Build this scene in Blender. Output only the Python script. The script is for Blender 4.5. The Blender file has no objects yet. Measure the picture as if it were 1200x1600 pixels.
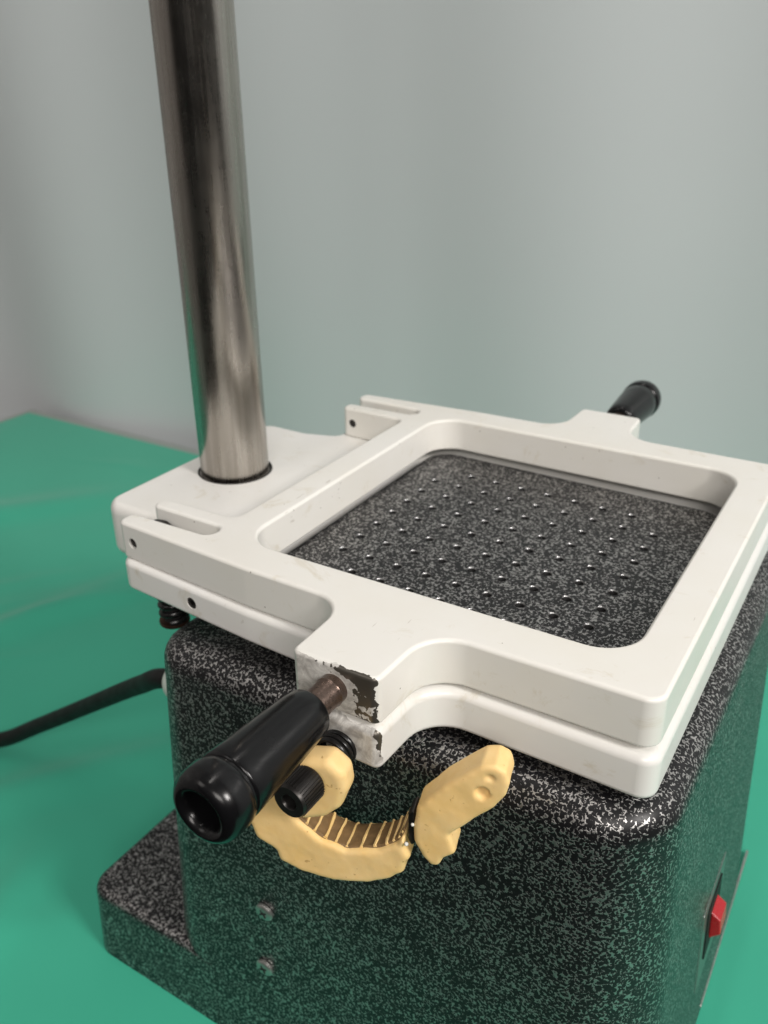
import bpy, bmesh, math, random
from mathutils import Vector, Matrix, noise
from mathutils.geometry import tessellate_polygon
R = math.radians
random.seed(7)
scene = bpy.context.scene
C = scene.collection

# device coordinates are millimetres with z = 0 on the top of the clamping frame;
# the table top lies at TABLE and becomes world z = 0
TABLE = -185.0
def W(x, y, z): return Vector((x * .001, y * .001, (z - TABLE) * .001))

# ------------------------------------------------------------------ camera
cam = bpy.data.cameras.new('camera'); camo = bpy.data.objects.new('camera', cam); C.objects.link(camo)
camo.location = W(96.78, -230.07, 117.51)
camo.rotation_euler = (R(64.11), R(0.69), R(31.50))
cam.sensor_fit = 'VERTICAL'; cam.sensor_height = 36; cam.sensor_width = 27
cam.lens = 36 * 1370 / 1600
cam.clip_start = .01; cam.clip_end = 50
cam.dof.use_dof = True; cam.dof.focus_distance = .200; cam.dof.aperture_fstop = 22
scene.camera = camo
scene.render.resolution_x = 768; scene.render.resolution_y = 1024

# ------------------------------------------------------------------ light
world = bpy.data.worlds.new('World'); scene.world = world; world.use_nodes = True
bg = world.node_tree.nodes['Background']
# the unseen room: pale ceiling above, dim floor below
wt = world.node_tree; tcw = wt.nodes.new('ShaderNodeTexCoord'); sw_ = wt.nodes.new('ShaderNodeSeparateXYZ'); rw = wt.nodes.new('ShaderNodeValToRGB')
wt.links.new(tcw.outputs['Generated'], sw_.inputs[0]); wt.links.new(sw_.outputs[2], rw.inputs['Fac']); wt.links.new(rw.outputs['Color'], bg.inputs['Color'])
rw.color_ramp.elements[0].position = 0; rw.color_ramp.elements[0].color = (.07, .068, .065, 1)
rw.color_ramp.elements[1].position = .75; rw.color_ramp.elements[1].color = (1, .97, .93, 1)
bg.inputs['Strength'].default_value = .22
def area(name, loc, target, sx, sy, power, col):
    l = bpy.data.lights.new(name, 'AREA'); l.shape = 'RECTANGLE'; l.size = sx; l.size_y = sy
    l.energy = power; l.color = col
    o = bpy.data.objects.new(name, l); C.objects.link(o); o.location = loc
    o.rotation_euler = (Vector(target) - Vector(loc)).to_track_quat('-Z', 'Y').to_euler()
    return o
area('window_lamp', (1.28, -.30, 1.10), (0, 0, .1), .34, .34, 22, (1, .96, .92))
area('overhead_lamp', (-.13, .05, 2.0), (-.13, .05, 0), .07, 1.2, 6, (1, .95, .90))
area('overhead_lamp', (.85, -1.25, 1.15), (0, 0, .1), .8, .5, 17, (1, .95, .90))  # frontal fill, added to brighten the near faces
area('overhead_lamp', (-.95, -1.3, 1.45), (0, -.1, .1), 1.0, .7, 6, (1, .95, .90))  # added behind the camera for highlights along the body's near top edge
vs = scene.view_settings
vs.view_transform = 'Standard'; vs.look = 'None'; vs.gamma = 1; vs.use_curve_mapping = False; vs.exposure = -.26

# ------------------------------------------------------------------ materials
class NT:
    def __init__(s, name):
        s.m = bpy.data.materials.new(name); s.m.use_nodes = True
        s.t = s.m.node_tree; s.b = s.t.nodes['Principled BSDF']; s.out = s.t.nodes['Material Output']
        s.tc = None
    def n(s, typ, **kw):
        o = s.t.nodes.new(typ)
        for k, v in kw.items():
            if k.startswith('i_'):
                key = k[2:].replace('_', ' ')
                o.inputs[key].default_value = v
            else: setattr(o, k, v)
        return o
    def l(s, a, b): s.t.links.new(a, b)
    def obj(s):
        if s.tc is None: s.tc = s.n('ShaderNodeTexCoord')
        return s.tc.outputs['Object']
    def noise(s, scale, detail=2, rough=.5, dist=0, vec=None):
        o = s.n('ShaderNodeTexNoise', i_Scale=scale, i_Detail=detail, i_Roughness=rough, i_Distortion=dist)
        s.l(vec or s.obj(), o.inputs['Vector']); return o.outputs['Fac']
    def ramp(s, fac, stops, interp='LINEAR'):
        o = s.n('ShaderNodeValToRGB'); o.color_ramp.interpolation = interp
        e = o.color_ramp.elements
        while len(e) < len(stops): e.new(.5)
        for i, (p, c) in enumerate(stops):
            e[i].position = p; e[i].color = c if isinstance(c, tuple) else (c, c, c, 1)
        s.l(fac, o.inputs['Fac']); return o.outputs['Color']
    def math(s, op, a, b=None, clamp=False):
        o = s.n('ShaderNodeMath', operation=op, use_clamp=clamp)
        for i, v in enumerate((a, b)):
            if v is None: continue
            if isinstance(v, (int, float)): o.inputs[i].default_value = v
            else: s.l(v, o.inputs[i])
        return o.outputs[0]
    def mix(s, fac, a, b):
        o = s.n('ShaderNodeMix', data_type='RGBA')
        for i, v in ((0, fac), (6, a), (7, b)):
            if isinstance(v, (int, float)): o.inputs[i].default_value = v
            elif isinstance(v, tuple): o.inputs[i].default_value = v if len(v) == 4 else v + (1,)
            else: s.l(v, o.inputs[i])
        return o.outputs[2]
    def bump(s, h, strength=.3, dist=.0005, prev=None):
        o = s.n('ShaderNodeBump', i_Strength=strength, i_Distance=dist); s.l(h, o.inputs['Height'])
        if prev is not None: s.l(prev, o.inputs['Normal'])
        s.l(o.outputs[0], s.b.inputs['Normal']); return o.outputs[0]
    def set(s, **kw):
        for k, v in kw.items():
            key = k.replace('_', ' ')
            if isinstance(v, (int, float, tuple)):
                s.b.inputs[key].default_value = v + (1,) if isinstance(v, tuple) and s.b.inputs[key].type == 'RGBA' and len(v) == 3 else v
            else: s.l(v, s.b.inputs[key])

def simple(name, col, rough, metal=0, bump=None, var=.12, vscale=60, spec=.5):
    t = NT(name)
    f = t.noise(vscale, 4, .6)
    lo = tuple(c * (1 - var) for c in col); hi = tuple(min(1, c * (1 + var)) for c in col)
    t.set(Base_Color=t.mix(f, lo, hi), Metallic=metal, Specular_IOR_Level=spec)
    rr = t.ramp(t.noise(vscale * 3, 3), [(.3, max(0, rough - .06)), (.7, rough + .06)]); t.set(Roughness=rr)
    if bump: t.bump(t.noise(bump[0], 3), bump[1], bump[2])
    return t.m

def hammertone():
    t = NT('hammertone_paint')
    warp = t.n('ShaderNodeTexNoise', i_Scale=960., i_Detail=2.); t.l(t.obj(), warp.inputs['Vector'])
    sc = t.n('ShaderNodeVectorMath', operation='MULTIPLY_ADD'); t.l(warp.outputs['Color'], sc.inputs[0])
    sc.inputs[1].default_value = (.00115,) * 3; t.l(t.obj(), sc.inputs[2])
    v = t.n('ShaderNodeTexVoronoi', feature='DISTANCE_TO_EDGE', i_Scale=880.); t.l(sc.outputs[0], v.inputs['Vector'])
    wide = t.noise(1050, 2, .5); big = t.noise(60, 2, .5)
    d = t.math('ADD', v.outputs['Distance'], t.math('MULTIPLY', t.math('SUBTRACT', wide, .46), .95))
    d = t.math('ADD', d, t.math('MULTIPLY', t.math('SUBTRACT', big, .5), .10))
    vein = t.ramp(d, [(.04, 1.), (.085, 0.)])
    t.set(Base_Color=t.mix(vein, (.008, .008, .009), (.47, .46, .45)), Metallic=vein, Specular_IOR_Level=.3,
          Roughness=t.ramp(vein, [(0, .36), (1, .43)]))
    t.bump(vein, .45, .0003)
    return t.m

def white_paint(name, chips=0, tint=(.79, .775, .735)):
    t = NT(name)
    cl = t.noise(26, 4, .6)
    col = t.mix(t.ramp(cl, [(.35, 0.), (.75, .35)]), tint, (tint[0] * .9, tint[1] * .87, tint[2] * .78))
    # fine specks of dirt and tiny chips
    sp = t.n('ShaderNodeTexVoronoi', i_Scale=230.); t.l(t.obj(), sp.inputs['Vector'])
    sel = t.ramp(t.n('ShaderNodeSeparateColor').outputs[0], [(0, 0.), (1, 0.)]) if False else None
    spd = t.math('LESS_THAN', sp.outputs['Distance'], .055)
    sepc = t.n('ShaderNodeSeparateColor'); t.l(sp.outputs['Color'], sepc.inputs[0])
    spm = t.math('MULTIPLY', spd, t.math('GREATER_THAN', sepc.outputs[0], .80))
    col = t.mix(t.math('MULTIPLY', spm, .75), col, (.16, .13, .10))
    # short fine scratches
    mps = t.n('ShaderNodeMapping'); mps.inputs['Scale'].default_value = (1, .14, .6); mps.inputs['Rotation'].default_value = (.3, .2, .5); t.l(t.obj(), mps.inputs['Vector'])
    scr = t.math('MULTIPLY', t.ramp(t.noise(900, 2, .5, 0, mps.outputs[0]), [(.70, 0.), (.74, 1.)]), t.ramp(t.noise(60, 2), [(.56, 0.), (.66, .5)]))
    col = t.mix(scr, col, (.34, .29, .23))
    # yellowish rubbed stains
    st = t.ramp(t.noise(75, 5, .68, .8), [(.60, 0.), (.74, .42)])
    col = t.mix(st, col, (.50, .42, .26))
    metal = 0.; rough = t.ramp(t.noise(140, 4), [(.3, .30), (.75, .42)])
    if chips:
        sx = t.n('ShaderNodeSeparateXYZ'); t.l(t.obj(), sx.inputs[0])
        nz = t.math('MULTIPLY', t.math('SUBTRACT', t.noise(210, 5, .6), .5), .012)
        # bare metal shows on the worn end of the lug, where the handle knocks
        endm = t.math('LESS_THAN', t.math('ADD', sx.outputs[1], t.math('MULTIPLY', nz, .32)), -.0970)
        patch = t.math('GREATER_THAN', t.math('ADD', t.noise(120, 4, .6), t.math('MULTIPLY', sx.outputs[0], 22.)), chips)
        dark = t.math('MULTIPLY', endm, patch)
        smear = t.math('MULTIPLY', endm, t.ramp(t.noise(170, 5, .7, 1.5), [(.36, .1), (.62, .75)]))
        col = t.mix(smear, col, (.24, .22, .20))
        col = t.mix(dark, col, (.105, .095, .08))
        metal = t.math('MULTIPLY', dark, .55)
        t.bump(t.math('SUBTRACT', 1., dark), .6, .0004, None)
    else:
        t.bump(t.noise(300, 3), .05, .0003)
    t.set(Base_Color=col, Metallic=metal, Roughness=rough, Coat_Weight=.15, Coat_Roughness=.2)
    return t.m

def steel(name):
    t = NT(name)
    mp = t.n('ShaderNodeMapping'); mp.inputs['Scale'].default_value = (1, 1, .04); t.l(t.obj(), mp.inputs['Vector'])
    fine = t.noise(900, 3, .6, 0, mp.outputs[0]); broad = t.noise(120, 3, .5, 0, mp.outputs[0])
    smud = t.noise(38, 5, .65)
    t.set(Base_Color=t.mix(t.math('ADD', t.math('MULTIPLY', smud, .45), t.math('MULTIPLY', t.ramp(t.noise(260, 4, .6, 0, mp.outputs[0]), [(.36, 0.), (.64, 1.)]), .55)), (.27, .245, .215), (.52, .49, .45)), Metallic=1.,  # vertical reflection streaks put into the steel's colour, over smudges
          Roughness=t.ramp(t.math('ADD', t.math('MULTIPLY', smud, .6), t.math('MULTIPLY', fine, .4)), [(.35, .20), (.68, .34)]))
    t.bump(fine, .09, .0001)
    return t.m

def cloth_mat():
    t = NT('green_cloth')
    f = t.noise(9, 3, .5); w = t.noise(2600, 2, .6)
    col = t.mix(f, (.034, .355, .232), (.043, .41, .27))
    t.set(Base_Color=col, Roughness=.62, Sheen_Weight=.15, Specular_IOR_Level=.35)
    t.bump(w, .12, .0002)
    return t.m

def plaster_mat():
    t = NT('yellow_plaster')
    f = t.noise(90, 5, .65); p = t.noise(420, 3, .6)
    col = t.mix(t.ramp(f, [(.3, 0.), (.7, 1.)]), (.87, .58, .22), (.92, .66, .31))
    gr = t.ramp(t.noise(150, 4, .6), [(.66, 0.), (.78, .35)]); col = t.mix(gr, col, (.50, .47, .27))
    pits = t.ramp(t.noise(650, 2), [(.24, .8), (.31, 0.)]); col = t.mix(pits, col, (.48, .28, .09))
    t.set(Base_Color=col, Roughness=.58, Subsurface_Weight=.06, Subsurface_Radius=(.004, .002, .001), Subsurface_Scale=.3)
    t.bump(t.math('ADD', f, t.math('MULTIPLY', p, .25)), .2, .0006)
    return t.m

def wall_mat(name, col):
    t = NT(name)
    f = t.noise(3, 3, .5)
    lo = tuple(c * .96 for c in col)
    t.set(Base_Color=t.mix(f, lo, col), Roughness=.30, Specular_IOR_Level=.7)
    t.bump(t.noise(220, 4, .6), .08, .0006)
    return t.m

M = dict(
    hammer=hammertone(), white=white_paint('white_paint'), chipped=white_paint('chipped_white_paint', .60),
    lower=white_paint('lower_white_paint', .85, (.79, .78, .755)), steel=steel('bare_steel'), cloth=cloth_mat(),
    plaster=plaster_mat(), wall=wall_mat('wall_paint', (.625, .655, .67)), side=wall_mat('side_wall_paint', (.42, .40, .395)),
    ledge=simple('grey_table_edge', (.30, .33, .31), .5),
    black=simple('black_bakelite', (.004, .004, .0045), .22, 0, (160, .06, .0006), .3, 60, .32),
    rubber=simple('black_rubber', (.006, .006, .006), .6, 0, (600, .1, .0002), .3, 60, .3),
    dark=simple('blackened_steel', (.045, .042, .04), .38, .8, (900, .2, .0002), .3, 300),
    rod=simple('rusty_rod', (.16, .115, .095), .30, .9, (700, .5, .0004), .35, 400),
    hole=simple('bored_metal', (.28, .28, .28), .3, 1, None, .1, 300),
    void=simple('hole_dark', (.008, .008, .008), .7),
    screw=simple('zinc_screw', (.42, .42, .40), .4, .9, (500, .3, .0003), .25, 300),
    red=simple('red_plastic', (.42, .012, .018), .28, 0, None, .1),
    plate=simple('switch_plate', (.20, .21, .20), .35, .8, None, .1),
    ivory=simple('white_plastic', (.72, .72, .68), .35, 0, None, .05),
    brown=simple('brown_groove', (.20, .12, .05), .6, 0, (500, .6, .0005), .5, 500),
    spring=simple('spring_steel', (.03, .03, .03), .28, .7, None, .2),
    copper=simple('copper_washer', (.12, .06, .045), .4, .9, None, .2),
)

# ------------------------------------------------------------------ mesh helpers
def finish(name, verts, faces, mat, parent=None, smooth=True, angle=38, wn=False):
    me = bpy.data.meshes.new(name); me.from_pydata(verts, [], faces); me.update()
    bm = bmesh.new(); bm.from_mesh(me); bmesh.ops.recalc_face_normals(bm, faces=bm.faces); bm.to_mesh(me); bm.free()
    if smooth:
        for p in me.polygons: p.use_smooth = True
        me.set_sharp_from_angle(angle=R(angle))
    o = bpy.data.objects.new(name, me); C.objects.link(o)
    if mat: me.materials.append(mat)
    if parent: o.parent = parent
    if wn:
        m = o.modifiers.new('wn', 'WEIGHTED_NORMAL'); m.keep_sharp = True; m.weight = 60
    return o
def tag(o, label=None, cat=None, group=None, kind=None):
    for k, v in (('label', label), ('category', cat), ('group', group), ('kind', kind)):
        if v: o[k] = v
    return o
def fillet(pts, seg=9):
    """pts: (x, y, radius) closed polygon -> list of 2D points with rounded corners"""
    out = []; n = len(pts)
    for i in range(n):
        x, y, r = pts[i]; p = Vector((x, y))
        a = Vector(pts[i - 1][:2]) - p; b = Vector(pts[(i + 1) % n][:2]) - p
        la, lb = a.length, b.length; a.normalize(); b.normalize()
        ang = a.angle(b)
        if r <= 0 or abs(ang - math.pi) < .01: out.append((x, y)); continue
        d = min(r / math.tan(ang / 2), la * .49, lb * .49); r2 = d * math.tan(ang / 2)
        c = p + (a + b).normalized() * (r2 / math.sin(ang / 2))
        s = p + a * d - c; e = p + b * d - c
        a0 = math.atan2(s.y, s.x); a1 = math.atan2(e.y, e.x); da = (a1 - a0 + math.pi) % (2 * math.pi) - math.pi
        k = max(3, int(seg * abs(da) / 1.57) + 1)
        for j in range(k + 1):
            t = a0 + da * j / k; out.append((c.x + r2 * math.cos(t), c.y + r2 * math.sin(t)))
    return out
def area2(p): return sum(p[i - 1][0] * p[i][1] - p[i][0] * p[i - 1][1] for i in range(len(p)))
def offset(p, d):
    """inset (d > 0) of a CCW outline; a CW hole grows"""
    out = []; n = len(p)
    for i in range(n):
        a = Vector(p[i]) - Vector(p[i - 1]); b = Vector(p[(i + 1) % n]) - Vector(p[i])
        if a.length < 1e-6: a = b
        if b.length < 1e-6: b = a
        na = Vector((-a.y, a.x)).normalized(); nb = Vector((-b.y, b.x)).normalized()
        m = (na + nb); m = m.normalized() if m.length > 1e-6 else na
        k = d / max(.35, m.dot(na)); out.append((p[i][0] + m.x * k, p[i][1] + m.y * k))
    return out
def loft(contours, profile, fmap):
    """contours[0] the outline, the rest holes; profile [(inset, t)] bottom to top; fmap(x, y, t) -> world point"""
    cs = []
    for i, c in enumerate(contours):
        ccw = area2(c) > 0
        cs.append(c if ccw == (i == 0) else c[::-1])
    verts, faces, caps = [], [], [[], []]
    for c in cs:
        n = len(c); base = len(verts)
        for ins, t in profile:
            for x, y in offset(c, ins): verts.append(fmap(x, y, t))
        k = len(profile)
        for r in range(k - 1):
            for i in range(n):
                j = (i + 1) % n
                faces.append((base + r * n + i, base + r * n + j, base + (r + 1) * n + j, base + (r + 1) * n + i))
        caps[0].append((offset(c, profile[0][0]), base)); caps[1].append((offset(c, profile[-1][0]), base + (k - 1) * n))
    for cap in caps:
        idx = [b + i for pl, b in cap for i in range(len(pl))]
        for tri in tessellate_polygon([[Vector((x, y, 0)) for x, y in pl] for pl, b in cap]):
            faces.append(tuple(idx[i] for i in tri))
    return verts, faces
def rounded(b, z0, z1, seg=4, b0=None):
    b0 = b if b0 is None else b0
    p = []
    for i in range(seg + 1):
        a = math.pi / 2 * i / seg; p.append((b0 * (1 - math.sin(a)), z0 + b0 * (1 - math.cos(a))))
    for i in range(seg + 1):
        a = math.pi / 2 * i / seg; p.append((b * (1 - math.cos(a)), z1 - b * (1 - math.sin(a))))
    return p
def lathe(name, prof, origin, axis, mat, parent=None, seg=40, angle=40):
    """prof [(r, h)] along axis from origin (device mm)"""
    ax = Vector(axis).normalized(); u = ax.orthogonal().normalized(); v = ax.cross(u); o = Vector(origin)
    verts, faces = [], []
    for r, h in prof:
        for i in range(seg):
            a = 2 * math.pi * i / seg; verts.append(W(*(o + ax * h + (u * math.cos(a) + v * math.sin(a)) * r)))
    for k in range(len(prof) - 1):
        for i in range(seg):
            j = (i + 1) % seg; faces.append((k * seg + i, k * seg + j, (k + 1) * seg + j, (k + 1) * seg + i))
    faces.append(tuple(range(seg))); faces.append(tuple((len(prof) - 1) * seg + i for i in range(seg)))
    return finish(name, verts, faces, mat, parent, True, angle)
def tube(name, pts, rad, mat, parent=None, seg=14, close=False):
    """swept tube through device-mm points"""
    verts, faces = [], []; n = len(pts); P = [Vector(p) for p in pts]
    t0 = (P[1] - P[0]).normalized(); u = t0.orthogonal().normalized()
    for i in range(n):
        t = (P[min(i + 1, n - 1)] - P[max(i - 1, 0)]).normalized()
        u = (u - t * u.dot(t)).normalized(); v = t.cross(u)
        r = rad(i / (n - 1)) if callable(rad) else rad
        for k in range(seg):
            a = 2 * math.pi * k / seg; verts.append(W(*(P[i] + (u * math.cos(a) + v * math.sin(a)) * r)))
    for i in range(n - 1):
        for k in range(seg):
            j = (k + 1) % seg; faces.append((i * seg + k, i * seg + j, (i + 1) * seg + j, (i + 1) * seg + k))
    faces.append(tuple(range(seg))); faces.append(tuple((n - 1) * seg + k for k in range(seg)))
    return finish(name, verts, faces, mat, parent, True, 45)
def helix(c, axis, r, length, turns, wire, name, mat, parent):
    ax = Vector(axis).normalized(); u = ax.orthogonal().normalized(); v = ax.cross(u); c = Vector(c)
    n = int(turns * 22)
    pts = [c + ax * (length * i / n) + (u * math.cos(2 * math.pi * turns * i / n) + v * math.sin(2 * math.pi * turns * i / n)) * r for i in range(n + 1)]
    return tube(name, pts, wire, mat, parent, 8)
def catmull(pts, k=10):
    P = [Vector(p) for p in pts]; out = []
    for i in range(len(P) - 1):
        p0 = P[max(i - 1, 0)]; p1 = P[i]; p2 = P[i + 1]; p3 = P[min(i + 2, len(P) - 1)]
        for j in range(k):
            t = j / k
            out.append(.5 * ((2 * p1) + (p2 - p0) * t + (2 * p0 - 5 * p1 + 4 * p2 - p3) * t * t + (3 * p1 - p0 - 3 * p2 + p3) * t ** 3))
    out.append(P[-1]); return out
def cut(o, cutters):
    """boolean holes, applied at once"""
    for c in cutters:
        m = o.modifiers.new('cut', 'BOOLEAN'); m.operation = 'DIFFERENCE'; m.object = c; m.solver = 'EXACT'
    bpy.context.view_layer.update()
    dg = bpy.context.evaluated_depsgraph_get()
    me = bpy.data.meshes.new_from_object(o.evaluated_get(dg)); old = o.data
    o.modifiers.clear(); o.data = me
    bpy.data.meshes.remove(old)
    for c in cutters:
        d = c.data; bpy.data.objects.remove(c); bpy.data.meshes.remove(d)
    for p in me.polygons: p.use_smooth = True
    me.set_sharp_from_angle(angle=R(38))
    m = o.modifiers.new('wn', 'WEIGHTED_NORMAL'); m.keep_sharp = True; m.weight = 60

# ------------------------------------------------------------------ the setting: table, walls
def box(name, x0, x1, y0, y1, z0, z1, mat, parent=None, bev=.6):
    v, f = loft([fillet([(x0, y0, bev * 1.5), (x1, y0, bev * 1.5), (x1, y1, bev * 1.5), (x0, y1, bev * 1.5)], 4)], rounded(bev, z0, z1, 3), lambda x, y, t: W(x, y, t))
    return finish(name, v, f, mat, parent, wn=True)
tag(box('table', -690, 330, -160, 329, TABLE - 35, TABLE - 1.2, M['ledge'], None, 2), kind='structure')
def wall_back():
    xs = [-1400 + 12.5 * i for i in range(320)]; zs = [TABLE - 900 + 2600 * j / 26 for j in range(27)]
    def w(x, z): return 5.2 * math.sin((x + 560 + z * .08) / 39.8) + 1.2 * math.sin(x / 91. + .3) + 5 * noise.noise(Vector((x * .004, z * .0006, 2.)))  # waves shaped to give the wall its soft light and dark bands
    v = [W(x, 340 + w(x, z), z) for z in zs for x in xs] + [W(x, 420, z) for z in zs for x in xs]
    n = len(xs); m = n * len(zs); f = []
    for j in range(len(zs) - 1):
        for i in range(n - 1):
            a = j * n + i; f.append((a, a + 1, a + n + 1, a + n)); f.append((m + a, m + a + n, m + a + n + 1, m + a + 1))
    rim = [i for i in range(n)] + [j * n + n - 1 for j in range(1, len(zs))] + [(len(zs) - 1) * n + i for i in range(n - 2, -1, -1)] + [j * n for j in range(len(zs) - 2, 0, -1)]
    for k in range(len(rim)): a, b = rim[k], rim[(k + 1) % len(rim)]; f.append((a, m + a, m + b, b))
    return finish('wall_back', v, f, M['wall'])
tag(wall_back(), kind='structure')
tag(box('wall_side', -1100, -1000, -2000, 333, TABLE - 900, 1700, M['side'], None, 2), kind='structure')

def cloth():
    X0, X1, Y0, Y1 = -678, 322, -470, 316
    nx, ny = 250, 200; verts, faces = [], []
    for j in range(ny + 1):
        for i in range(nx + 1):
            u = i / nx; v = j / ny
            x = X0 + (X1 - X0) * u; y = Y1 - (Y1 - Y0) * (v ** 1.15)
            h = 0.
            p = Vector((x * .006, y * .006, 0)); n1 = noise.noise(p * 1.1 + Vector((3, 1, 0)))
            r = 1 - abs(noise.noise(Vector((x * .0055 + y * .004, y * .0022 - x * .001, 4.2))))
            r2 = 1 - abs(noise.noise(Vector((x * .011 - y * .006, y * .009 + x * .002, 9.7))))
            h = max(0, r - .80) * 15 * (.4 + .6 * abs(n1)) + max(0, r2 - .86) * 12 * max(0, n1 + .25) + n1 * .5
            for ax_, ay_, bx_, by_, hh_, wd_ in ((-372, -60, -318, 150, 2.2, 13), (-352, 40, -296, 130, 1.4, 9), (-255, -95, -165, 30, 2.0, 12), (-190, -60, -150, -150, 1.6, 11), (-560, 60, -430, 230, 2.0, 20), (-600, 180, -480, 40, 1.6, 18)):
                dx_, dy_ = bx_ - ax_, by_ - ay_; L2 = dx_ * dx_ + dy_ * dy_; t_ = ((x - ax_) * dx_ + (y - ay_) * dy_) / L2
                tc_ = min(1, max(0, t_)); px_ = x - ax_ - dx_ * tc_; py_ = y - ay_ - dy_ * tc_
                h += 2.1 * hh_ * math.exp(-(px_ * px_ + py_ * py_) / (wd_ * wd_)) * math.sin(math.pi * min(1, max(.06, tc_)) * .94 + .1)
            edge = min(1, min(x - X0, X1 - x, Y1 - y) / 40.)
            dx = max(-134 - x, 0, x - 95); dy = max(-108 - y, 0, y - 108); k = min(1, math.hypot(dx, dy) / 25.)
            if y < -160: over = -160 - y; z = TABLE - over; yy = -162 - 6 * (1 - math.exp(-over / 8)) - 6 * abs(n1) * min(1, over / 60)
            else: z = TABLE + .02 + max(0, h) * k * edge; yy = y
            verts.append(W(x, yy, z))
    for j in range(ny):
        for i in range(nx):
            a = j * (nx + 1) + i; faces.append((a, a + 1, a + nx + 2, a + nx + 1))
    o = finish('table_cloth', verts, faces, M['cloth'], None, True, 180)
    return tag(o, 'green cloth sheet spread over the whole table', 'tablecloth')
cloth()

# ------------------------------------------------------------------ the vacuum former
root = bpy.data.objects.new('vacuum_former', None); C.objects.link(root)
tag(root, 'dental vacuum former with speckled black body, white hinged frame and steel post', 'vacuum former')

DR = .055                       # draft of the casting
# body
def body():
    c = fillet([(-80, -82, 12), (75, -82, 20), (75, 82, 20), (-80, 82, 12)], 12)
    prof = [(-DR * 147, TABLE), (-DR * 147 * .66, -136), (-DR * 50, -88), (0, -38)]
    for i in range(1, 8):
        a = math.pi / 2 * i / 7; prof.append((8 * (1 - math.cos(a)), -38 + 8 * math.sin(a)))
    v, f = loft([c], prof, lambda x, y, t: W(x, y, t))
    return finish('body', v, f, M['hammer'], root, wn=True)
bd = body()
tag(bd, 'black and silver speckled hammertone body casting')
def base():
    c = fillet([(-126.5, -88.6, 9), (-60, -88.6, 3), (-60, 88.6, 3), (-126.5, 88.6, 9)], 8)
    prof = [(-DR * 28, TABLE + .3), (0, -156.5)]
    for i in range(1, 6):
        a = math.pi / 2 * i / 5; prof.append((3.5 * (1 - math.cos(a)), -156.5 + 3.5 * math.sin(a)))
    v, f = loft([c], prof, lambda x, y, t: W(x, y, t))
    return finish('base_foot', v, f, M['hammer'], root, wn=True)
base()

# platform with the perforated top
PC = (-2.7, .2); PITCH = 10.25; PLZ = -14.2
pl_holes = [(i, j) for i in range(-4, 5) for j in range(-4, 5) if not (abs(i) == 4 and abs(j) == 4)]
def plat_xy(i, j): return PC[0] + i * PITCH + j * -.05, PC[1] + j * PITCH - i * .42
def platform():
    c = fillet([(-58, -60.5, 10), (56.5, -60.5, 10), (56.5, 57.2, 10), (-58, 60.6, 10)], 8)
    prof = [(0, -31)]
    for i in range(0, 5):
        a = math.pi / 2 * i / 4; prof.append((1.6 * (1 - math.cos(a)), PLZ - 1.6 + 1.6 * math.sin(a)))
    v, f = loft([c], prof, lambda x, y, t: W(x, y, t))
    o = finish('platform', v, f, M['hammer'], root)
    cv, cf = [], []
    for i, j in pl_holes:
        x, y = plat_xy(i, j); b = len(cv); n = 14
        for r, z in ((1.4, PLZ - 8), (1.4, PLZ - 1.0), (1.65, PLZ - .05), (1.68, PLZ + .5)):
            for k in range(n): a = 2 * math.pi * k / n; cv.append(W(x + r * math.cos(a), y + r * math.sin(a), z))
        for q in range(3):
            for k in range(n): cf.append((b + q * n + k, b + q * n + (k + 1) % n, b + (q + 1) * n + (k + 1) % n, b + (q + 1) * n + k))
        cf.append(tuple(b + k for k in range(n))[::-1]); cf.append(tuple(b + 3 * n + k for k in range(n)))
    cutter = finish('cutter', cv, cf, None, None, False)
    cut(o, [cutter]); return o
plat = platform()
tag(plat, 'perforated speckled platform inside the white frame')
# each bored hole has a bare metal countersink, and a bore coloured black for its shade
def hole_mesh():
    v, f = [], []; n = 14
    rr = ((1.56, .03), (1.44, -.12), (1.36, -.30), (1.34, -2.0), (1.32, -5.0), (.05, -5.0))
    for r, z in rr:
        for k in range(n): a = 2 * math.pi * k / n; v.append((r * .001 * math.cos(a), r * .001 * math.sin(a), z * .001))
    for q in range(5):
        for k in range(n): f.append((q * n + k, q * n + (k + 1) % n, (q + 1) * n + (k + 1) % n, (q + 1) * n + k))
    return v, f
hv, hf = hole_mesh(); h0 = None
for i, j in pl_holes:
    x, y = plat_xy(i, j)
    if h0 is None: h = h0 = finish('vacuum_hole', hv, hf, M['hole'], plat); h.data.materials.append(M['void']); [setattr(p, 'material_index', 1) for p in h.data.polygons if p.index >= 28]
    else: h = h0.copy(); C.objects.link(h); h.parent = plat
    h.location = W(x, y, PLZ)

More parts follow.
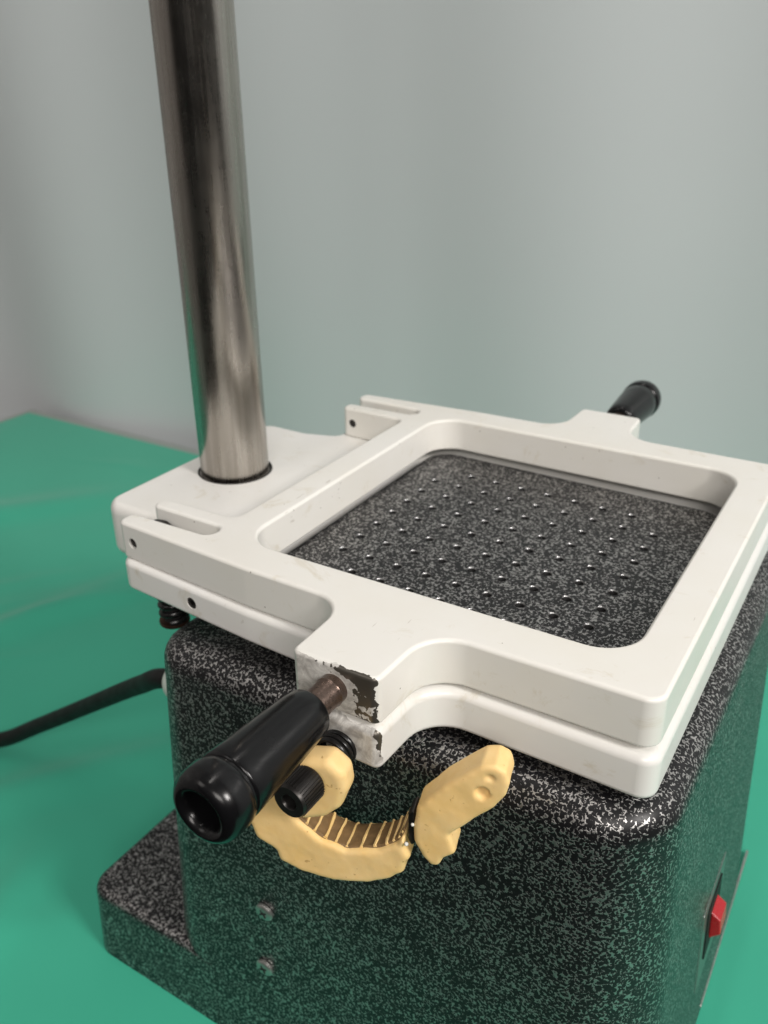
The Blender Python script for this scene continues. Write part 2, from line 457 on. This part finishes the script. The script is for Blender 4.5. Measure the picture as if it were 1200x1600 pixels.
# clamping frames
OPEN = fillet([(-57, -60.4, 11), (57, -60.4, 11), (57, 60.4, 11), (-57, 60.4, 11)], 10)
def half(yo, prot, w, xr, arm):
    return [(xr, -yo, 4.5), (w + 1.0, -yo - .6, 10.5), (w, -prot, 2.2), (-w + .6, -prot, 2.2), (-w, -yo, 9.5), (-46, -yo + .6, 30)] + arm
def mirror(pts): return [(x, -y, r) for x, y, r in pts[::-1]]
armU = [(-98, -70.0, 2.6), (-98, -63.6, 2.6), (-67, -63.4, 3.8), (-67, -57.0, 3.8), (-97, -56.4, 2.4), (-97, -50.8, 2.4), (-68, -50.2, 3.5)]
nh = half(73.9, 97.6, 12.2, 68.4, armU)
outU = fillet(nh + mirror(nh), 9)
def zU(x, t): zb = -13.3 + (65 - x) * .007; return zb + (0 - zb) * t
def frameU():
    h = 13.0; prof = [(i, (z) / h) for i, z in rounded(1.1, 0, h, 4, .9)]
    v, f = loft([outU, OPEN], prof, lambda x, y, t: W(x, y, zU(x, t)))
    o = finish('upper_frame', v, f, M['chipped'], root)
    def cyl(x, z, y0, y1, r):
        n = 20; cv = [W(x + r * math.cos(2 * math.pi * k / n), y, z + r * math.sin(2 * math.pi * k / n)) for y in (y0, y1) for k in range(n)]
        cf = [(k, (k + 1) % n, n + (k + 1) % n, n + k) for k in range(n)] + [tuple(range(n))[::-1], tuple(range(n, 2 * n))]
        return finish('cutter', cv, cf, None, None, False)
    cut(o, [cyl(-92.2, -6.3, -80, -45, 1.75), cyl(-92.2, -6.3, 45, 80, 1.75)])
    return o
upf = frameU(); tag(upf, 'glossy white upper clamping frame with worn handle lugs')
for s in (-1, 1):
    lathe('hinge_pin', [(1.5, 0), (1.72, .2), (1.72, 18.4), (1.5, 18.6)], (-92.2, s * 51.0, -6.3), (0, s, 0), M['dark'], upf, 20)

armL = [(-98, -71.5, 5), (-99.5, -50, 3), (-112, -46, 7), (-134, -46, 7)]
nl = half(75.0, 98.4, 12.6, 69.4, armL)
outL = fillet(nl + mirror(nl), 9)
POST = (-112, 0)
holeP = [(POST[0] + 11.7 * math.cos(a * math.pi / 24), POST[1] + 11.7 * math.sin(a * math.pi / 24)) for a in range(48)]
OPEN2 = fillet([(-64, -65, 11), (62, -65, 11), (62, 65, 11), (-64, 65, 11)], 10)
def zL(x, t):
    zt = -14.7 + (65 - x) * .0155; zb = -27.2 + (65 - x) * .029 if x > -100 else -22.4 - min(1, (-100 - x) / 8.) * 9
    return zb + (zt - zb) * t
def frameL():
    h = 13.0; prof = [(i, (z) / h) for i, z in rounded(2.6, 0, h, 6, 2.0)]
    v, f = loft([outL, OPEN2, holeP], prof, lambda x, y, t: W(x, y, zL(x, t)))
    o = finish('lower_frame', v, f, M['lower'], root)
    n = 20; x, z, r = -67.5, -18.2, 1.9
    cv = [W(x + r * math.cos(2 * math.pi * k / n), y, z + r * math.sin(2 * math.pi * k / n)) for y in (-80, -69) for k in range(n)]
    cf = [(k, (k + 1) % n, n + (k + 1) % n, n + k) for k in range(n)] + [tuple(range(n))[::-1], tuple(range(n, 2 * n))]
    cut(o, [finish('cutter', cv, cf, None, None, False)])
    return o
lof = frameL(); tag(lof, 'white lower frame and carriage casting sliding on the post')
lathe('set_screw', [(.9, 0), (1.88, 0), (1.88, 3.6), (.8, 3.6), (.8, 2), (.7, 2)], (-67.5, -69.2, -18.2), (0, -1, 0), M['dark'], lof, 20)
for s in (-1, 1):      # hinge lugs of the lower casting between the prongs
    c = fillet([(-97.5, -13, 1), (-84, -13, 1), (-84, -7, 3), (-90, -3.2, 3), (-96, -4, 3)], 5)
    v, f = loft([c], rounded(.5, 57.4, 62.6, 3), lambda x, y, t: W(x, s * t, y))
    finish('hinge_lug', v, f, M['dark'], lof, wn=True)

# post, with a dark ring added for the shaded gap around it
lathe('post', [(12.4, -34), (12.7, -33.5), (12.7, 420), (12.2, 420.5)], (POST[0], POST[1], 0), (0, 0, 1), M['steel'], root, 96)
lathe('gap_ring', [(12.75, -22), (14.0, -22), (14.0, -11.9), (13.7, -11.7), (13.2, -12.0), (12.9, -12.6)], (POST[0], POST[1], 0), (0, 0, 1), M['dark'], root, 64)

# handles
def handle(s):
    o = Vector((.4, s * 97.4, -6.4))
    p = [(4.5, 9.6), (5.4, 9.8), (5.9, 10.5), (6.3, 14), (7.0, 23), (7.6, 32), (7.85, 36.5), (7.7, 36.9), (7.35, 37.1), (7.35, 37.6), (7.95, 38.0), (8.25, 39.4), (8.25, 42.2), (7.8, 44.2), (6.9, 45.2), (5.9, 45.6), (5.1, 45.3), (4.5, 44.3), (4.2, 42), (4.1, 38), (4.0, 34)]
    h = lathe('handle', p, o, (0, s, 0), M['black'], root, 56, 50)
    lathe('handle_rod', [(3.7, -2), (3.7, 2), (3.85, 2.4), (3.6, 3), (3.7, 8), (3.7, 12)], o, (0, s, 0), M['rod'], h, 32)
    return h
tag(handle(-1), 'black tapered handle reaching towards the viewer')
tag(handle(1), 'black tapered handle behind the frame')

# lock screw with its spring under the near handle
AX = (2.0, -23.0)
helix((AX[0], -98.0, AX[1] + 1), (0, -1, 0), 4.1, 4.6, 3.0, .65, 'lock_spring', M['spring'], root)
def cap_screw():
    o = (AX[0], -98, AX[1])
    b = lathe('cap_screw', [(2.0, 0), (2.0, 12.5), (3.9, 12.5), (4.25, 13.0), (4.25, 20.0), (3.95, 20.5), (2.1, 20.5), (1.95, 20.3), (1.95, 17.2), (1.4, 17.0)], o, (0, -1, 0), M['dark'], root, 12 * 4)
    # knurled flutes round the head
    k0 = None
    for k in range(36):
        a = 2 * math.pi * k / 36
        if k0 is None:
            v, f = loft([fillet([(-.16, -.1, 0), (.16, -.1, 0), (.1, .22, 0), (-.1, .22, 0)])], [(0, 0), (0, 6.6)], lambda x, y, t: Vector((x * .001, -t * .001, y * .001)))
            kk = k0 = finish('knurl', v, f, M['dark'], b, False)
        else: kk = k0.copy(); C.objects.link(kk); kk.parent = b
        kk.location = W(o[0] + 4.25 * math.sin(a), -111.1, o[2] + 4.25 * math.cos(a)); kk.rotation_euler = (0, a, 0)
    return b
cap_screw()

# spring and washer under the hinge arm
for s in (-1,):
    helix((-89.8, s * 60, -23), (0, 0, -1), 3.9, 14.5, 4.8, 1.0, 'return_spring', M['spring'], root)
    lathe('spring_rod', [(3.2, 0), (3.2, 18)], (-89.8, s * 60, -20), (0, 0, -1), M['void'], root, 20)
    lathe('washer', [(3, 0), (4.9, 0), (5.0, .4), (4.9, 1.2), (3, 1.2)], (-89.8, s * 60, -37.8), (0, 0, -1), M['copper'], root, 28)

# countersunk screws low on the near side
for x, z in ((-38.5, -115.5), (-39.6, -140.5)):
    y = -82 - DR * (-40 - z)
    sc = lathe('screw', [(3.2, -.6), (3.3, .15), (3.0, .5), (2.2, .75), (.9, .75), (.9, .3), (.8, .3)], (x, y - .55, z), (0, -1, -DR), M['screw'], root, 24)
    ang = random.uniform(.3, 1.2)
    for a in (ang, ang + math.pi / 2):
        d = Vector((math.cos(a), 0, math.sin(a))) * 1.6; p = Vector((x, y - 1.35, z))
        tube('screw_slot', [p - d, p + d], .28, M['void'], sc, 6)

# rocker switch on the front side
def front_x(z): return 75 + DR * (-40 - z)
SWY, SWZ = 2.0, -134.0
def front(y, z, d): 
    n = Vector((1, 0, DR)).normalized(); return Vector((front_x(z), y, z)) + n * d
def panel(name, y0, y1, z0, z1, d0, d1, mat, parent, bev=.4, rad=1.5):
    c = fillet([(y0, z0, rad), (y1, z0, rad), (y1, z1, rad), (y0, z1, rad)], 5)
    v, f = loft([c], rounded(bev, d0, d1, 3), lambda x, y, t: W(*front(x, y, t)))
    return finish(name, v, f, mat, parent, wn=True)
sw = panel('switch', SWY - 16, SWY + 16, SWZ - 22, SWZ + 14, -.5, .35, M['plate'], root)
panel('bezel', SWY - 10, SWY + 10, SWZ - 12, SWZ + 10, .2, .8, M['rubber'], sw)
def rocker():
    y0, y1 = SWY - 4.5, SWY + 4.5; zs = ((SWZ - 7, .6), (SWZ - 3.5, 4.2), (SWZ + 2.5, 3.8), (SWZ + 5, .6))
    v = [W(*front(y, z, d)) for y in (y0, y1) for z, d in zs]
    f = [(0, 1, 2, 3), (4, 5, 6, 7), (0, 1, 5, 4), (1, 2, 6, 5), (2, 3, 7, 6), (3, 0, 4, 7)]
    o = finish('rocker', v, f, M['red'], sw, False)
    m = o.modifiers.new('b', 'BEVEL'); m.width = .0004; m.segments = 2
rocker()
tag(sw, 'red rocker switch on a metal plate')
panel('trim_strip', 4, 88, TABLE + 1, TABLE + 2.6, -.5, .45, M['screw'], root, .3, .8)

# power cord with its white plug on the rear side
pts = catmull([(-100, -46, -76), (-116, -47.3, -80), (-132, -41.8, -92), (-148, -37.4, -104), (-172, -32.8, -122), (-194, -30.6, -138), (-226, -31.5, -160), (-252, -37, -176), (-278, -48, -181.2), (-330, -75, -181.4), (-420, -120, -181.4)], 8)
pc = tube('power_cord', pts, 3.8, M['rubber'], root, 16)
lathe('strain_relief', [(9, 0), (9.5, .6), (9.5, 16), (8.4, 22), (6.5, 27), (4.5, 29), (3.6, 29.5)], (-82, -45, -73), Vector((-30, -2.5, -6)), M['ivory'], root, 32)

# ------------------------------------------------------------------ the broken plaster arch, held by the lock screw
arch = bpy.data.objects.new('plaster_arch', None); C.objects.link(arch)
tag(arch, 'broken yellow plaster arch with ribbed brown groove hanging on the cap screw below the handle', 'plaster model')
# local plane: a along the arch, z up, d = depth behind the front face; turned a little towards +x
PA = Vector((0, -108.0, 0)); UA = Vector((1, .273, 0)).normalized(); NA = Vector((.273, -1, 0)).normalized()
def arch_pt(a, z, d): return PA + UA * a - NA * d + Vector((0, 0, z))
CAMP = Vector((96.78, -230.07, 117.51))
clump = bpy.data.textures.new('clump', 'CLOUDS'); clump.noise_scale = .007; clump.noise_depth = 3
def plaster(name, outline, d0, d1, bev, cuts=(), fil=1.2):
    c = fillet([(a, z, fil) for a, z in outline], 5)
    v, f = loft([c], rounded(bev, -d1, -d0, 4), lambda x, y, t: W(*arch_pt(x, y, -t)))
    o = finish(name, v, f, M['plaster'], arch)
    if cuts:
        cs = []
        for a, z, r, dep in cuts:
            n = 18; cv = [W(*arch_pt(a + r * k2 * math.cos(2 * math.pi * k / n), z + r * k2 * math.sin(2 * math.pi * k / n), d)) for d, k2 in ((d0 - 2, 1.1), (d0 + dep, .75)) for k in range(n)]
            cf = [(k, (k + 1) % n, n + (k + 1) % n, n + k) for k in range(n)] + [tuple(range(n))[::-1], tuple(range(n, 2 * n))]
            cs.append(finish('cutter', cv, cf, None, None, False))
        cut(o, cs); o.modifiers.clear()
    m = o.modifiers.new('r', 'REMESH'); m.mode = 'VOXEL'; m.voxel_size = .0005; m.use_smooth_shade = True
    m = o.modifiers.new('s', 'SMOOTH'); m.factor = .5; m.iterations = 2
    m = o.modifiers.new('d', 'DISPLACE'); m.texture = clump; m.strength = .00045; m.mid_level = .5; m.texture_coords = 'LOCAL'
    return o
low = [(-17, -43.6), (-15.4, -48.5), (-10.4, -51.4), (-9.7, -54.6), (-4.1, -56.9), (4.2, -57.5), (13.3, -55.4), (19.0, -52.3), (20.6, -50.6), (22.1, -49.6), (22.6, -46.2), (23.7, -44.2), (22.3, -41.5)]
inn = [(22.4, -36.8), (20.6, -40.3), (15.9, -43.9), (7.9, -46.3), (1.5, -44.6), (-3.5, -40.6), (-6.4, -37.0)]
limb = [(-5.8, -33), (-8, -28), (-14, -29), (-17.4, -37)]
plaster('arch_bar', low + inn + limb, 0, 10, 1.3)
plaster('mounting_lug', [(9.4, -20.4), (9.9, -25.4), (7.8, -31), (4.2, -34.6), (-1.5, -36.8), (-7.5, -35), (-9, -28), (-6, -21), (.2, -18), (5.4, -17.2)], -2.6, 4.4, 2.2, (), 2.5)
right = [(24.4, -34), (24.6, -38.5), (26.6, -42.6), (28.6, -45.0), (30.6, -44.6), (31.6, -41.9), (34.4, -39.6), (32.8, -34.2), (42.6, -23.6), (44.9, -19.8), (45.6, -16.2), (44.8, -13.0), (42.4, -11.9), (39.4, -12.6), (31.2, -20.4), (25.2, -28.2)]
plaster('broken_arm', right, 0, 8.0, 1.0, ((39.8, -20.0, 2.0, 1.2), (41.4, -15.4, 1.2, .8)), .8)
# brown worn groove along the inner side of the arch, with raised ribs across it
ic = catmull([(a, z, 0) for a, z in inn], 8)
def ribbon():
    up = []
    v, f = [], []
    n = len(ic)
    for i, p in enumerate(ic):
        t = (ic[min(i + 1, n - 1)] - ic[max(i - 1, 0)]).normalized(); nn = Vector((t.y, -t.x)); 
        if nn.y < 0 and abs(nn.y) > abs(nn.x): nn = -nn
        up.append(nn)
        for d, h in ((1.2, .1), (1.6, .62), (5, .5), (8.6, .62), (9.4, .1)):
            v.append(W(*arch_pt(p.x + nn.x * h, p.y + nn.y * h, d)))
    for i in range(n - 1):
        for k in range(4): f.append((i * 5 + k, i * 5 + k + 1, (i + 1) * 5 + k + 1, (i + 1) * 5 + k))
    for i in (0, n - 1): f.append(tuple(i * 5 + k for k in range(5)))
    f += [(i * 5, i * 5 + 4, (i + 1) * 5 + 4, (i + 1) * 5) for i in range(n - 1)]
    finish('groove', v, f, M['brown'], arch)
    return up
up = ribbon()
NR = 12; dense = ic
for k in range(NR):
    s = (k + .4) / NR * (len(dense) - 6) + 1; i = int(s); p = dense[i].lerp(dense[i + 1], s - i); nn = up[i]; tt = Vector((-nn.y, nn.x))
    w = random.uniform(.32, .48); hh = random.uniform(.65, .95); sk = random.uniform(-.3, .3)
    v = []
    for j, d in enumerate((1.3, 2.6, 4, 6, 8, 9.2)):
        o2 = sk * (d - 5) / 5 + random.uniform(-.12, .12); ww = w * random.uniform(.8, 1.2); h2 = hh * random.uniform(.85, 1.1)
        for a, h in ((-1.3, .1), (-.6, 1), (.6, 1), (1.3, .1)):
            q = p + Vector((tt.x, tt.y, 0)) * (a * ww + o2) + Vector((nn.x, nn.y, 0)) * (h * h2); v.append(W(*arch_pt(q.x, q.y, d)))
    f = [(j * 4 + a, j * 4 + a + 1, j * 4 + 5 + a, j * 4 + 4 + a) for j in range(5) for a in range(3)] + [(j * 4, j * 4 + 4, j * 4 + 7, j * 4 + 3) for j in range(5)] + [(0, 1, 2, 3), (20, 21, 22, 23)]
    finish('rib', v, f, M['plaster'], arch, True, 60)
# dark clip bridging the break, with two pale beads
def clip():
    c = fillet([(22.6, -30.0), (24.2, -29.2), (24.6, -33.5), (24.2, -38), (25.0, -41), (23.6, -43), (22.8, -40), (22.9, -35)] and [(a, z, .5) for a, z in ((22.9, -31.5), (24.4, -30.0), (24.7, -33.5), (24.3, -37), (24.8, -40), (23.6, -41.4), (22.8, -39), (22.9, -35))], 4)
    v, f = loft([c], rounded(.4, -6.5, -1.4, 3), lambda x, y, t: W(*arch_pt(x, y, -t)))
    o = finish('joint_clip', v, f, M['dark'], arch, wn=True)
    for a, z, r in ((24.3, -33.4, .45), (22.8, -39.8, .55)):
        lathe('bead', [(.05, -r), (r * .6, -r * .8), (r, 0), (r * .6, r * .8), (.05, r)], arch_pt(a, z, .3), (.2, -1, .3), M['ivory'], o, 14, 80)
clip()
